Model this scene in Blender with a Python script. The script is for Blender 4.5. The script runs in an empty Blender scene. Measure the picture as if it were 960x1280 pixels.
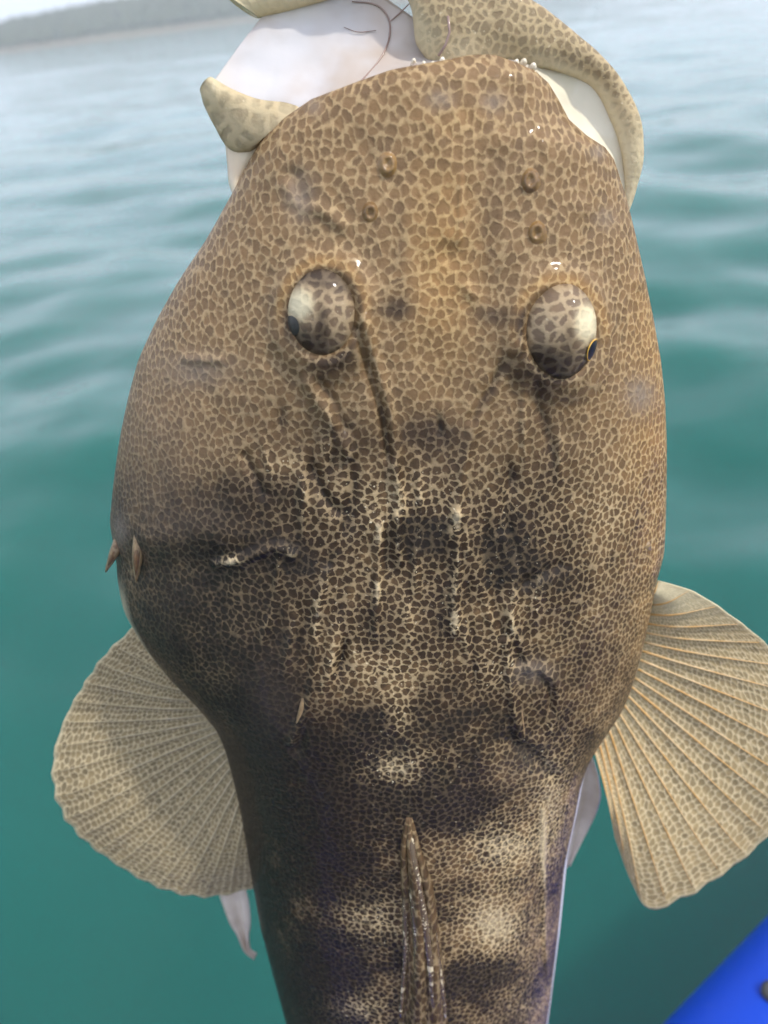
import bpy, math, random
import numpy as np
from mathutils import Matrix, Vector

random.seed(7)
rng = np.random.default_rng(7)
scene = bpy.context.scene
col = scene.collection

# ------------------------------------------------------------------ camera
F = 962.0                       # focal length in photo pixels (960 x 1280)
PITCH, ROLL, CAMZ = math.radians(33.3), math.radians(7.27), 0.85
r0 = Vector((1, 0, 0)); u0 = Vector((0, math.sin(PITCH), math.cos(PITCH)))
bk = Vector((0, -math.cos(PITCH), math.sin(PITCH)))
cr = math.cos(ROLL) * r0 - math.sin(ROLL) * u0
cu = math.sin(ROLL) * r0 + math.cos(ROLL) * u0
CAM = Matrix(((cr.x, cu.x, bk.x, 0), (cr.y, cu.y, bk.y, 0), (cr.z, cu.z, bk.z, CAMZ), (0, 0, 0, 1)))
cd = bpy.data.cameras.new('camera')
cam = bpy.data.objects.new('camera', cd); col.objects.link(cam)
cam.matrix_world = CAM
cd.sensor_width = 36; cd.sensor_fit = 'AUTO'
cd.lens = 36 * F / 1280
cd.clip_start = 0.01; cd.clip_end = 20000
cd.dof.use_dof = True; cd.dof.focus_distance = 0.212; cd.dof.aperture_fstop = 10.5
scene.camera = cam

# ------------------------------------------------------------------ light
SUNC = Vector((0.50, 0.62, 0.60)).normalized()          # towards the sun, camera axes
SUNW = (CAM.to_3x3() @ SUNC).normalized()
sl = bpy.data.lights.new('sun', 'SUN'); sl.energy = 2.7; sl.angle = math.radians(3.0); sl.color = (1, 0.95, 0.87)
so = bpy.data.objects.new('sun', sl); col.objects.link(so)
so.rotation_euler = SUNW.to_track_quat('Z', 'Y').to_euler(); so.location = (0, 0, 30)
w = bpy.data.worlds.new('World'); scene.world = w; w.use_nodes = True
nt = w.node_tree; nt.nodes.clear()
sky = nt.nodes.new('ShaderNodeTexSky'); sky.sky_type = 'NISHITA'; sky.sun_disc = False
sky.sun_elevation = math.asin(SUNW.z); sky.sun_rotation = math.atan2(SUNW.x, SUNW.y)
sky.air_density = 1.0; sky.dust_density = 2.0; sky.ozone_density = 1.0; sky.altitude = 0
bg = nt.nodes.new('ShaderNodeBackground'); bg.inputs[1].default_value = 0.145
wo = nt.nodes.new('ShaderNodeOutputWorld')
# thin bright high cloud veiling the whole sky
tcw = nt.nodes.new('ShaderNodeTexCoord'); cn = nt.nodes.new('ShaderNodeTexNoise'); cn.inputs['Scale'].default_value = 2.2; cn.inputs['Detail'].default_value = 5
cm = nt.nodes.new('ShaderNodeMapRange'); cm.inputs[1].default_value = 0.3; cm.inputs[2].default_value = 0.7; cm.inputs[3].default_value = 0.5; cm.inputs[4].default_value = 0.85
cx_ = nt.nodes.new('ShaderNodeMixRGB'); cx_.inputs[2].default_value = (8.2, 8.6, 10.0, 1)
nt.links.new(tcw.outputs['Generated'], cn.inputs[0]); nt.links.new(cn.outputs[0], cm.inputs[0]); nt.links.new(cm.outputs[0], cx_.inputs[0]); nt.links.new(sky.outputs[0], cx_.inputs[1])
nt.links.new(cx_.outputs[0], bg.inputs[0]); nt.links.new(bg.outputs[0], wo.inputs[0])
vs = scene.view_settings
vs.view_transform = 'Standard'; vs.look = 'None'; vs.gamma = 1; vs.exposure = 0.5; vs.use_curve_mapping = False
scene.cycles.use_denoising = True
scene.cycles.max_bounces = 8
scene.cycles.volume_bounces = 1
scene.cycles.use_adaptive_sampling = True; scene.cycles.adaptive_threshold = 0.03

# ------------------------------------------------------------------ helpers
def sstep(a, b, x):
    t = np.clip((x - a) / (b - a), 0, 1); return t * t * (3 - 2 * t)

def mesh_obj(name, verts, faces, mat=None, parent=None, attrs=None, smooth=True):
    me = bpy.data.meshes.new(name)
    me.from_pydata([tuple(map(float, v)) for v in verts], [], [tuple(map(int, f)) for f in faces])
    return finish(name, me, mat, parent, attrs, smooth)

def finish(name, me, mat, parent, attrs, smooth=True):
    if smooth: me.polygons.foreach_set('use_smooth', np.ones(len(me.polygons), bool))
    for k, v in (attrs or {}).items():
        v = np.asarray(v, dtype=np.float32)
        if v.ndim == 2:
            a = me.attributes.new(k, 'FLOAT_VECTOR', 'POINT'); a.data.foreach_set('vector', v.ravel())
        else:
            a = me.attributes.new(k, 'FLOAT', 'POINT'); a.data.foreach_set('value', v.ravel())
    me.update()
    o = bpy.data.objects.new(name, me); col.objects.link(o)
    if mat: me.materials.append(mat)
    if parent is not None: o.parent = parent
    return o

def grid_faces(nr, nc, closed=False):
    i = np.arange(nr - 1)[:, None]; n = nc if closed else nc - 1
    j = np.arange(n)[None, :]; j2 = (j + 1) % nc
    return np.stack([i * nc + j, i * nc + j2, (i + 1) * nc + j2, (i + 1) * nc + j], -1).reshape(-1, 4)

def tag(o, label=None, cat=None, group=None, kind=None):
    for k, v in (('label', label), ('category', cat), ('group', group), ('kind', kind)):
        if v: o[k] = v
    return o

def empty(name, mat):
    o = bpy.data.objects.new(name, None); col.objects.link(o); o.empty_display_size = 0.05
    o.matrix_world = mat; return o

def resample(pts, n, smooth=True):
    """n points along a polyline, Catmull-Rom smoothed"""
    P = np.asarray(pts, float)
    if smooth and len(P) > 2:
        Q = np.vstack([2 * P[0] - P[1], P, 2 * P[-1] - P[-2]]); out = []
        for k in range(1, len(Q) - 2):
            t = np.linspace(0, 1, 24, endpoint=False)[:, None]
            a, b, c, d = Q[k - 1], Q[k], Q[k + 1], Q[k + 2]
            out.append(0.5 * ((2 * b) + (-a + c) * t + (2 * a - 5 * b + 4 * c - d) * t ** 2 + (-a + 3 * b - 3 * c + d) * t ** 3))
        P = np.vstack(out + [P[-1:]])
    s = np.concatenate([[0], np.cumsum(np.linalg.norm(np.diff(P, axis=0), axis=1))])
    u = np.linspace(0, s[-1], n)
    return np.stack([np.interp(u, s, P[:, k]) for k in range(P.shape[1])], 1)

def tube(pts, rad, segs=8, flat=1.0, up=(0, 0, 1), cap=True):
    P = np.asarray(pts, float); n = len(P)
    R = np.interp(np.linspace(0, 1, n), np.linspace(0, 1, len(rad)), rad)
    T = np.gradient(P, axis=0); T /= np.linalg.norm(T, axis=1)[:, None] + 1e-12
    A = np.cross(T, np.asarray(up, float)); A /= np.linalg.norm(A, axis=1)[:, None] + 1e-12
    B = np.cross(A, T)
    th = np.linspace(0, 2 * math.pi, segs, endpoint=False)
    V = P[:, None] + R[:, None, None] * (A[:, None] * np.cos(th)[None, :, None] + flat * B[:, None] * np.sin(th)[None, :, None])
    f = [tuple(x) for x in grid_faces(n, segs, True)]
    V = V.reshape(-1, 3)
    if cap:
        f += [tuple(range(segs - 1, -1, -1)), tuple(range((n - 1) * segs, n * segs))]
    return V, f

# ------------------------------------------------------------------ node helpers
class N:
    def __init__(s, name):
        s.m = bpy.data.materials.new(name); s.m.use_nodes = True
        s.t = s.m.node_tree; s.t.nodes.clear()
        s.out = s.t.nodes.new('ShaderNodeOutputMaterial')
    def n(s, t, **k):
        x = s.t.nodes.new('ShaderNode' + t)
        for a, b in k.items(): setattr(x, a, b)
        return x
    def l(s, a, b): s.t.links.new(a, b)
    def put(s, sock, v):
        if isinstance(v, bpy.types.NodeSocket): s.l(v, sock)
        else: sock.default_value = v
    def math(s, op, a, b=0.0, c=0.0, clamp=False):
        x = s.n('Math', operation=op, use_clamp=clamp)
        s.put(x.inputs[0], a); s.put(x.inputs[1], b); s.put(x.inputs[2], c); return x.outputs[0]
    def vmath(s, op, a, b=(0, 0, 0)):
        x = s.n('VectorMath', operation=op); s.put(x.inputs[0], a)
        if op == 'SCALE': s.put(x.inputs['Scale'], b)
        else: s.put(x.inputs[1], b)
        return x.outputs[0]
    def mix(s, f, a, b, mode='MIX'):
        x = s.n('MixRGB', blend_type=mode); s.put(x.inputs[0], f)
        for i, v in ((1, a), (2, b)):
            s.put(x.inputs[i], (*v, 1) if isinstance(v, tuple) and len(v) == 3 else v)
        return x.outputs[0]
    def ss(s, a, b, x):
        m = s.n('MapRange', interpolation_type='SMOOTHSTEP')
        s.put(m.inputs[0], x); s.put(m.inputs[1], a); s.put(m.inputs[2], b); return m.outputs[0]
    def attr(s, name, vec=False):
        x = s.n('Attribute', attribute_name=name); return x.outputs['Vector'] if vec else x.outputs['Fac']
    def noise(s, vec, scale, detail=3, rough=0.5, color=False, distort=0.0):
        x = s.n('TexNoise'); s.put(x.inputs['Vector'], vec); x.inputs['Scale'].default_value = scale
        x.inputs['Detail'].default_value = detail; x.inputs['Roughness'].default_value = rough
        x.inputs['Distortion'].default_value = distort
        return x.outputs['Color'] if color else x.outputs['Fac']
    def vor(s, vec, feat, out, scale=1.0, rnd=1.0):
        x = s.n('TexVoronoi', feature=feat, voronoi_dimensions='2D'); s.put(x.inputs['Vector'], vec)
        x.inputs['Scale'].default_value = scale; x.inputs['Randomness'].default_value = rnd
        return x.outputs[out]
    def bsdf(s, color, rough=0.5, spec=0.5, normal=None, **k):
        x = s.n('BsdfPrincipled'); s.put(x.inputs['Base Color'], (*color, 1) if isinstance(color, tuple) and len(color) == 3 else color)
        s.put(x.inputs['Roughness'], rough); s.put(x.inputs['Specular IOR Level'], spec)
        if normal is not None: s.l(normal, x.inputs['Normal'])
        for a, b in k.items(): s.put(x.inputs[a.replace('_', ' ')], b)
        return x.outputs[0]
    def bump(s, h, dist, strength=1.0, normal=None):
        x = s.n('Bump'); s.put(x.inputs['Height'], h); x.inputs['Distance'].default_value = dist
        x.inputs['Strength'].default_value = strength
        if normal is not None: s.l(normal, x.inputs['Normal'])
        return x.outputs[0]
    def end(s, sh): s.l(sh, s.out.inputs['Surface']); return s.m

# ------------------------------------------------------------------ photo pixel -> place on the fish
TILT = math.radians(20); D0 = 0.21
def ray(px, py): return np.array([(px - 480) / F, (640 - py) / F, -1.0])
O_C = ray(495, 560) * D0
AX = np.array([[1, 0, 0], [0, math.cos(TILT), math.sin(TILT)], [0, -math.sin(TILT), math.cos(TILT)]])
def loc(px, py, z=0.0):
    """fish-frame point where the sight line through a photo pixel meets the fish plane at height z"""
    d = AX @ ray(px, py); o = AX @ (-O_C)
    k = (z - o[2]) / d[2]; return o + d * k
def pix(V):
    C = np.asarray(V) @ AX + O_C
    return np.stack([480 + F * C[..., 0] / -C[..., 2], 640 - F * C[..., 1] / -C[..., 2]], -1)
M_F = CAM @ Matrix.Translation(Vector(O_C)) @ Matrix([[*AX[:, 0], 0], [*AX[:, 1], 0], [*AX[:, 2], 0], [0, 0, 0, 1]]).to_4x4()
M_F = CAM @ Matrix([[AX[0][0], AX[1][0], AX[2][0], O_C[0]], [AX[0][1], AX[1][1], AX[2][1], O_C[1]],
                    [AX[0][2], AX[1][2], AX[2][2], O_C[2]], [0, 0, 0, 1]])
PXM = D0 / F                                   # metres per photo pixel on the fish

# ------------------------------------------------------------------ materials
def skin_material(name, fin=False, tanA=(0.160, 0.098, 0.046), tanB=(0.255, 0.142, 0.052), lineA=(0.34, 0.24, 0.125), lineB=(0.47, 0.31, 0.13)):
    m = N(name)
    pat = m.attr('pat', True)
    wob = m.noise(pat, 0.9, 2, color=True)
    pv = m.vmath('ADD', pat, m.vmath('SCALE', m.vmath('SUBTRACT', wob, (0.5, 0.5, 0.5)), 0.35 if fin else 0.75))
    pv = m.vmath('ADD', pv, m.vmath('SCALE', m.vmath('SUBTRACT', m.noise(pat, 2.6, 1, color=True), (0.5, 0.5, 0.5)), 0.30))
    rnd_ = 0.62 if fin else 1.0
    taps = [m.vor(m.vmath('ADD', pv, (0.15 * math.cos(a_), 0.15 * math.sin(a_), 0)), 'DISTANCE_TO_EDGE', 'Distance', rnd=rnd_) for a_ in (0.3, 1.56, 2.81, 4.07, 5.33)]
    dte = taps[0]
    for t_ in taps[1:]: dte = m.math('ADD', dte, t_)
    dte = m.math('SUBTRACT', m.math('MULTIPLY', dte, 0.2), 0.062)
    rnd = m.vor(pv, 'F1', 'Color', rnd=rnd_); sep = m.n('SeparateColor'); m.l(rnd, sep.inputs[0])
    rv = sep.outputs[0]
    lw = m.math('ADD', 0.048, m.math('MULTIPLY', m.attr('linew'), 0.3))
    n2 = m.noise(pat, 2.2, 3)
    d2 = m.math('ADD', dte, m.math('MULTIPLY', m.math('SUBTRACT', n2, 0.5), 0.09))
    line = m.math('SUBTRACT', 1.0, m.ss(m.math('MULTIPLY', lw, 0.2), m.math('MULTIPLY', lw, 1.55), d2))
    f1 = m.vor(pv, 'F1', 'Distance')
    if not fin: line = m.math('MAXIMUM', line, m.math('MULTIPLY', m.ss(0.58, 0.84, m.math('ADD', f1, m.math('MULTIPLY', m.math('SUBTRACT', n2, 0.5), 0.12))), 0.9))
    nb = m.math('ADD', m.math('MULTIPLY', m.noise(pat, 0.085, 3, 0.6), 0.45), m.math('MULTIPLY', m.noise(pat, 0.24, 4, 0.75), 0.55))
    nf = m.noise(pat, 1.3, 3, 0.6)
    dk = m.math('ADD', m.attr('dark'), m.math('MULTIPLY', m.math('SUBTRACT', nb, 0.5), m.math('MULTIPLY', m.attr('mott'), 2.9)))
    dkp = m.ss(0.05, 0.90, dk)
    tan = m.mix(m.attr('warm'), tanA, tanB)
    dark = m.mix(m.attr('olive'), (0.034, 0.0195, 0.0095), (0.024, 0.0175, 0.010))
    cell = m.mix(dkp, tan, dark)
    blk = m.ss(0.85, 1.30, dk); cell = m.mix(m.math('MULTIPLY', blk, 0.85), cell, (0.013, 0.0095, 0.0068))
    cell = m.mix(1.0, cell, m.mix(rv, (0.82, 0.82, 0.83), (1.18, 1.16, 1.12)), 'MULTIPLY')
    cell = m.mix(m.ss(0.45, 0.8, nf), cell, m.mix(1.0, cell, (0.78, 0.76, 0.74), 'MULTIPLY'))
    lc = m.mix(m.attr('warm'), lineA, lineB)
    lc = m.mix(m.attr('pale'), lc, (0.60, 0.46, 0.26))
    lc = m.mix(m.math('MULTIPLY', m.math('MULTIPLY', dkp, 0.92), m.math('SUBTRACT', 1.0, m.math('MULTIPLY', m.attr('pale'), 1.5), clamp=True)), lc, (0.085, 0.06, 0.036))
    lstr = m.math('MULTIPLY', line, m.ss(0.12, 0.62, m.math('ADD', nf, m.math('MULTIPLY', m.attr('pale'), 0.4))))
    lstr = m.math('MULTIPLY', lstr, m.math('SUBTRACT', 1.0, m.math('MULTIPLY', m.ss(0.75, 1.3, dk), 0.72)))
    c = m.mix(lstr, cell, lc)
    pp = m.ss(0.5, 0.95, m.math('ADD', m.attr('pale'), m.math('MULTIPLY', m.math('SUBTRACT', nf, 0.5), 1.1)))
    c = m.mix(m.math('MULTIPLY', pp, 0.62), c, (0.56, 0.45, 0.28))
    spk = m.math('MULTIPLY', m.ss(0.66, 0.74, m.noise(pat, 1.9, 2, 0.5)), m.ss(0.1, 0.5, m.attr('pale')))
    c = m.mix(m.math('MULTIPLY', spk, 0.8), c, (0.72, 0.62, 0.42))  # bright specks: wet glints and pale flakes put into the colour
    c = m.mix(m.math('MULTIPLY', m.attr('grey'), m.math('ADD', 0.45, m.math('MULTIPLY', nf, 0.7)), clamp=True), c, (0.185, 0.15, 0.12))
    c = m.mix(m.attr('cream'), c, (0.74, 0.66, 0.44))
    c = m.mix(m.attr('belly'), c, (0.70, 0.68, 0.80))  # white belly, the kayak's blue reflection put into its lavender tint
    fine = m.noise(pat, 9, 3, 0.7)
    h = m.math('ADD', m.math('MULTIPLY', m.math('MINIMUM', dte, 0.2), -1.2), m.math('ADD', m.math('MULTIPLY', fine, 0.28), m.math('MULTIPLY', nf, 0.6)))
    nrm = m.bump(h, 0.0009, 0.5)
    rough = m.math('ADD', 0.40, m.math('MULTIPLY', nf, 0.3))
    b = m.bsdf(c, rough, 0.2, nrm, Coat_Weight=0.12, Coat_Roughness=0.10)
    if fin or name == 'lip_skin':
        tr = m.n('BsdfTranslucent'); m.l(m.mix(0.5, c, m.mix(1.0, c, (1.0, 0.86, 0.6), 'MULTIPLY')), tr.inputs[0]); m.l(nrm, tr.inputs[1])
        x = m.n('MixShader'); x.inputs[0].default_value = 0.3; m.l(b, x.inputs[1]); m.l(tr.outputs[0], x.inputs[2]); b = x.outputs[0]
    return m.end(b)
SKIN = skin_material('mottled_skin'); FIN = skin_material('fin_skin', True, (0.25, 0.20, 0.115), (0.54, 0.41, 0.22), (0.55, 0.46, 0.29), (0.86, 0.72, 0.46))
LIPS = skin_material('lip_skin')
ZERO = ('dark', 'pale', 'warm', 'grey', 'cream', 'belly', 'linew', 'mott', 'olive')
def skin_attrs(n, pat, **k):
    pat = np.array(pat, float); a = {z: np.zeros(n) for z in ZERO}; a['pat'] = pat
    for q, v in k.items(): a[q] = np.broadcast_to(np.asarray(v, float), (n,)).copy()
    return a

def flesh_material(name, c1, c2, trans=0.3, rough=0.22, scale=40):
    m = N(name); tc = m.n('TexCoord').outputs['Object']
    n1 = m.noise(tc, scale, 4, 0.6); n2 = m.noise(tc, scale * 8, 3)
    c = m.mix(m.ss(0.35, 0.7, n1), c1, c2)
    nrm = m.bump(m.math('ADD', n1, m.math('MULTIPLY', n2, 0.25)), 0.0012, 0.5)
    b = m.bsdf(c, rough, 0.5, nrm, Coat_Weight=0.4, Coat_Roughness=0.08)
    tr = m.n('BsdfTranslucent'); m.l(c, tr.inputs[0])
    x = m.n('MixShader'); x.inputs[0].default_value = trans; m.l(b, x.inputs[1]); m.l(tr.outputs[0], x.inputs[2])
    return m.end(x.outputs[0])
LINING = flesh_material('mouth_lining', (0.70, 0.68, 0.68), (0.56, 0.45, 0.36), 0.3, 0.2, 22)
LINING_T = LINING.node_tree; _b = next(n for n in LINING_T.nodes if n.type == 'BSDF_PRINCIPLED'); _c = _b.inputs['Base Color'].links[0].from_socket
_a = LINING_T.nodes.new('ShaderNodeAttribute'); _a.attribute_name = 'cream'; _m = LINING_T.nodes.new('ShaderNodeMixRGB'); _m.inputs[2].default_value = (0.86, 0.80, 0.62, 1)
LINING_T.links.new(_a.outputs['Fac'], _m.inputs[0]); LINING_T.links.new(_c, _m.inputs[1]); LINING_T.links.new(_m.outputs[0], _b.inputs['Base Color'])
CREAM = flesh_material('cream_flesh', (0.82, 0.72, 0.52), (0.74, 0.58, 0.40), 0.25)
PELVIC = flesh_material('pelvic_membrane', (0.80, 0.72, 0.64), (0.60, 0.50, 0.42), 0.45)
RAYM = flesh_material('fin_ray', (0.66, 0.38, 0.12), (0.72, 0.54, 0.30), 0.25, 0.35, 120)
RAYL = flesh_material('fin_ray_dull', (0.44, 0.36, 0.21), (0.56, 0.47, 0.31), 0.25, 0.4, 120)
HORN = flesh_material('spine_horn', (0.30, 0.20, 0.095), (0.20, 0.125, 0.06), 0.15, 0.3, 400)
TIP = flesh_material('spine_tip', (0.15, 0.085, 0.04), (0.22, 0.12, 0.055), 0.3, 0.2, 300)
AMBER = flesh_material('nostril_skin', (0.34, 0.20, 0.07), (0.20, 0.115, 0.048), 0.3, 0.15, 200)
VEIN = flesh_material('vein', (0.26, 0.17, 0.14), (0.34, 0.24, 0.2), 0.1, 0.3, 90)
TOOTH_GLINT = flesh_material('tooth_glint', (0.86, 0.80, 0.66), (0.78, 0.68, 0.5), 0.2, 0.1, 200)
def plain(name, c, rough=0.3, metal=0.0, coat=0.0):
    m = N(name); tc = m.n('TexCoord').outputs['Object']; n1 = m.noise(tc, 60, 4)
    cc = m.mix(n1, tuple(x * 0.8 for x in c), tuple(min(1, x * 1.2) for x in c))
    return m.end(m.bsdf(cc, m.math('ADD', rough, m.math('MULTIPLY', n1, 0.1)), 0.5, Metallic=metal, Coat_Weight=coat, Coat_Roughness=0.05))
PUPIL = plain('pupil', (0.012, 0.011, 0.010), 0.3, 0, 0.1); PUPILG = plain('pupil_cloudy', (0.030, 0.026, 0.021), 0.4, 0, 0.05)
GOLD = plain('pupil_ring', (0.75, 0.42, 0.06), 0.2, 0.3, 0.5)

# ------------------------------------------------------------------ the setting: water
def wave(x, y, cell):
    z = np.zeros_like(x); r2 = np.random.default_rng(3)
    for k in range(46):
        lam = 0.22 * (1.085 ** k) ** 1.0
        th = math.radians(90 + r2.normal(0, 36)); a = 0.0056 * lam ** 0.85 * r2.uniform(0.5, 1.2); ph = r2.uniform(0, 6.28)
        if lam > 2.6: a *= 0.45
        kx, ky = math.cos(th) * 2 * math.pi / lam, math.sin(th) * 2 * math.pi / lam
        fade = sstep(2.2, 4.5, lam / cell)
        z += a * fade * np.sin(kx * x + ky * y + ph + 0.5 * np.sin(0.7 * x / lam + ph))
    return z
nr_, na_ = 420, 620
rr = np.geomspace(0.06, 4200, nr_); aa = np.concatenate([np.linspace(-48, 48, 400), np.linspace(48, 312, na_ - 400 + 1)[1:-1]])
aa = np.radians(90 + aa); na_ = len(aa)
RR, AA = np.meshgrid(rr, aa, indexing='ij')
cell = np.maximum(RR * math.log(rr[1] / rr[0]), RR * math.radians(0.3))
WX, WY = RR * np.cos(AA), RR * np.sin(AA)
WZ = wave(WX, WY, cell) * (1 - 0.5 * sstep(2.5, 12, RR))
V = np.stack([WX, WY, WZ], -1).reshape(-1, 3)
V = np.vstack([V, [[0, 0, float(WZ[0].mean())]]])
fc = [tuple(f) for f in grid_faces(nr_, na_, True)[:, ::-1]] + [(len(V) - 1, j, (j + 1) % na_) for j in range(na_)]
m = N('sea_water'); tc = m.n('TexCoord').outputs['Object']
mp = m.n('Mapping'); m.l(tc, mp.inputs[0]); mp.inputs['Scale'].default_value = (0.7, 1.0, 1.0); v = mp.outputs[0]
h = m.math('ADD', m.math('MULTIPLY', m.noise(v, 0.55, 3, 0.55), 0.10), m.math('ADD', m.math('MULTIPLY', m.noise(v, 2.2, 3, 0.5), 0.052), m.math('MULTIPLY', m.noise(v, 9, 2, 0.5), 0.004)))
nrm = m.bump(h, 1.0, 0.34)
tint = m.noise(tc, 0.35, 3)
wc = m.mix(tint, (0.0058, 0.080, 0.066), (0.0075, 0.095, 0.075))
b = m.bsdf(wc, 0.05, 0.5, nrm, IOR=1.333, Subsurface_Weight=1.0, Subsurface_Scale=0.9, Subsurface_Radius=(0.5, 1.0, 0.9))
WATER = m.end(b)
water = mesh_obj('water', V, fc, WATER); tag(water, 'calm teal green sea with low ripples', 'water', kind='structure')

# ------------------------------------------------------------------ headland with its wood
def wdir(px, py):
    d = CAM.to_3x3() @ Vector(ray(px, py)); return d
DH = 700.0
tops = [(-60, 72), (-42, 62), (-25, 48), (0, 34), (30, 26), (62, 19), (94, 12), (125, 6), (170, 0), (230, -8), (300, -20), (400, -34), (520, -50), (640, -62), (800, -60), (950, -70), (1150, -40)]
az, el = [], []
for x, y in tops:
    d = wdir(x, y); hlen = math.hypot(d.x, d.y); az.append(math.atan2(d.x, d.y)); el.append(max(0.0, d.z / hlen) * DH + (CAMZ if d.z > 0 else 0))
az = np.array(az); el = np.array(el)
nu, nv = 260, 40
A = np.linspace(az[0], az[-1], nu)
top = np.interp(A, az, el)
tt = np.linspace(0, 1, nv)
prof = np.where(tt < 0.08, tt / 0.08 * 0.16, 0.16 + 0.84 * np.sin(np.clip((tt - 0.08) / 0.52, 0, 1) * math.pi / 2)) * (1 - sstep(0.72, 1.0, tt))
def fbm(x, y, s, n=5, seed=1):
    r = np.random.default_rng(seed); z = 0
    for k in range(n):
        for q in range(3):
            th = r.uniform(0, 6.28); ph = r.uniform(0, 6.28); z = z + 0.5 ** k * np.sin((x * math.cos(th) + y * math.sin(th)) * s * 2 ** k + ph)
    return z / 3
HV = []
for j in range(nv):
    R_ = DH - 20 + 260 * tt[j] + 12 * fbm(A * DH, 0 * A, 0.02)
    X, Y = R_ * np.sin(A), R_ * np.cos(A)
    Z = -1.5 + (top * 0.86 + 1.5) * prof[j] * (R_ / DH) * (1 + 0.10 * fbm(X, Y, 0.03))
    HV.append(np.stack([X, Y, Z], -1))
HV = np.array(HV)
m = N('headland_ground'); g = m.n('NewGeometry').outputs['Position']; sx = m.n('SeparateXYZ'); m.l(g, sx.inputs[0])
n1 = m.noise(g, 0.06, 5, 0.6)
rock = m.mix(n1, (0.12, 0.10, 0.075), (0.24, 0.19, 0.13)); veg = m.mix(n1, (0.035, 0.045, 0.02), (0.07, 0.075, 0.035))
HEADM = m.end(m.bsdf(m.mix(m.ss(2.5, 6.0, m.math('ADD', sx.outputs[2], m.math('MULTIPLY', n1, 4))), rock, veg), 0.9, 0.2))
head = mesh_obj('headland', HV.reshape(-1, 3), grid_faces(nv, nu)[:, ::-1], HEADM); tag(head, 'low hazy grey headland across the water', 'headland', kind='structure')
# wooded crown of the headland: many leafy clumps
ico = []
g_ = (1 + 5 ** 0.5) / 2
iv = np.array([(-1, g_, 0), (1, g_, 0), (-1, -g_, 0), (1, -g_, 0), (0, -1, g_), (0, 1, g_), (0, -1, -g_), (0, 1, -g_), (g_, 0, -1), (g_, 0, 1), (-g_, 0, -1), (-g_, 0, 1)]) / 1.9
ifc = [(0, 11, 5), (0, 5, 1), (0, 1, 7), (0, 7, 10), (0, 10, 11), (1, 5, 9), (5, 11, 4), (11, 10, 2), (10, 7, 6), (7, 1, 8), (3, 9, 4), (3, 4, 2), (3, 2, 6), (3, 6, 8), (3, 8, 9), (4, 9, 5), (2, 4, 11), (6, 2, 10), (8, 6, 7), (9, 8, 1)]
tv, tf = [], []
for k in range(7000):
    i = rng.integers(0, nu); j = int(rng.integers(5, int(nv * 0.72)))
    p = HV[j, i] + np.array([rng.uniform(-3, 3), rng.uniform(-3, 3), 0]); s = rng.uniform(1.3, 3.4) * min(1, 0.25 + top[i] / 22)
    if p[2] < 2.0: continue
    vv = iv * (s * np.array([rng.uniform(0.8, 1.3), rng.uniform(0.8, 1.3), rng.uniform(0.8, 1.5)])) * rng.uniform(0.75, 1.25, (12, 1)) + p + np.array([0, 0, s * 0.7])
    b0 = len(tv) * 12; tv.append(vv); tf += [(a + b0, b_ + b0, c + b0) for a, b_, c in ifc]
m = N('far_foliage'); g = m.n('NewGeometry').outputs['Position']; n1 = m.noise(g, 0.15, 4, 0.6)
FARL = m.end(m.bsdf(m.mix(n1, (0.03, 0.042, 0.018), (0.085, 0.095, 0.045)), 0.9, 0.2))
wood = mesh_obj('headland_woodland', np.vstack(tv), tf, FARL, smooth=False); tag(wood, 'distant wood covering the hazy headland', 'woodland', kind='stuff')

# ------------------------------------------------------------------ the fish
fish = empty('flathead_fish', M_F)
tag(fish, 'large mottled brown flathead fish hanging by its open mouth above the sea', 'fish')

ys = np.array([72, 80, 90, 105, 125, 150, 170, 185, 200, 250, 300, 350, 400, 450, 500, 550, 600, 650, 690, 725, 760, 800, 830, 870, 900, 930, 960, 1000, 1060, 1150, 1280.])
xl = np.array([575, 535, 482, 440, 388, 352, 331, 321, 312, 286, 258, 224, 196, 173, 160, 150, 143, 138, 145, 148, 155, 178, 203, 243, 268, 281, 289, 299, 309, 325, 360.])
xr = np.array([625, 648, 670, 686, 698, 711, 733, 756, 767, 783, 795, 806, 816, 825, 830, 832, 832, 831, 829, 819, 813, 804, 797, 782, 762, 742, 730, 722, 709, 700, 683.])
kz = np.array([72, 100, 200, 300, 400, 600, 800, 900, 1000, 1280.])
zdk = np.array([-.0075, -.003, .001, .004, .006, .008, .0085, .009, .009, .006])
zek = np.array([-.010, -.0125, -.018, -.022, -.025, -.028, -.029, -.031, -.034, -.036])
zvk = np.array([-.0125, -.020, -.034, -.040, -.046, -.054, -.058, -.060, -.062, -.062])
# edges in the fish frame
yq = np.concatenate([np.linspace(72, 210, 90), np.linspace(212, 1280, 430)])
XLp, XRp = np.interp(yq, ys, xl), np.interp(yq, ys, xr)
def sm(a, k):
    p = np.concatenate([np.full(k, a[0]), a, np.full(k, a[-1])]); ker = np.hanning(2 * k + 1); ker /= ker.sum()
    return np.convolve(p, ker, 'valid')
tail_of = lambda a, k: np.concatenate([a[:90], sm(a, k)[90:]])
XLp, XRp = tail_of(XLp, 7), tail_of(XRp, 7)
ze = np.interp(yq, kz, zek); zd = np.interp(yq, kz, zdk); zv = np.interp(yq, kz, zvk)
zd, ze, zv = sm(zd, 12), sm(ze, 12), sm(zv, 12)
L = np.array([loc(a, y, z) for a, y, z in zip(XLp, yq, ze)]); Rr = np.array([loc(a, y, z) for a, y, z in zip(XRp, yq, ze)])
Yrow = L[:, 1]; XL, XR = L[:, 0], Rr[:, 0]
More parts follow.
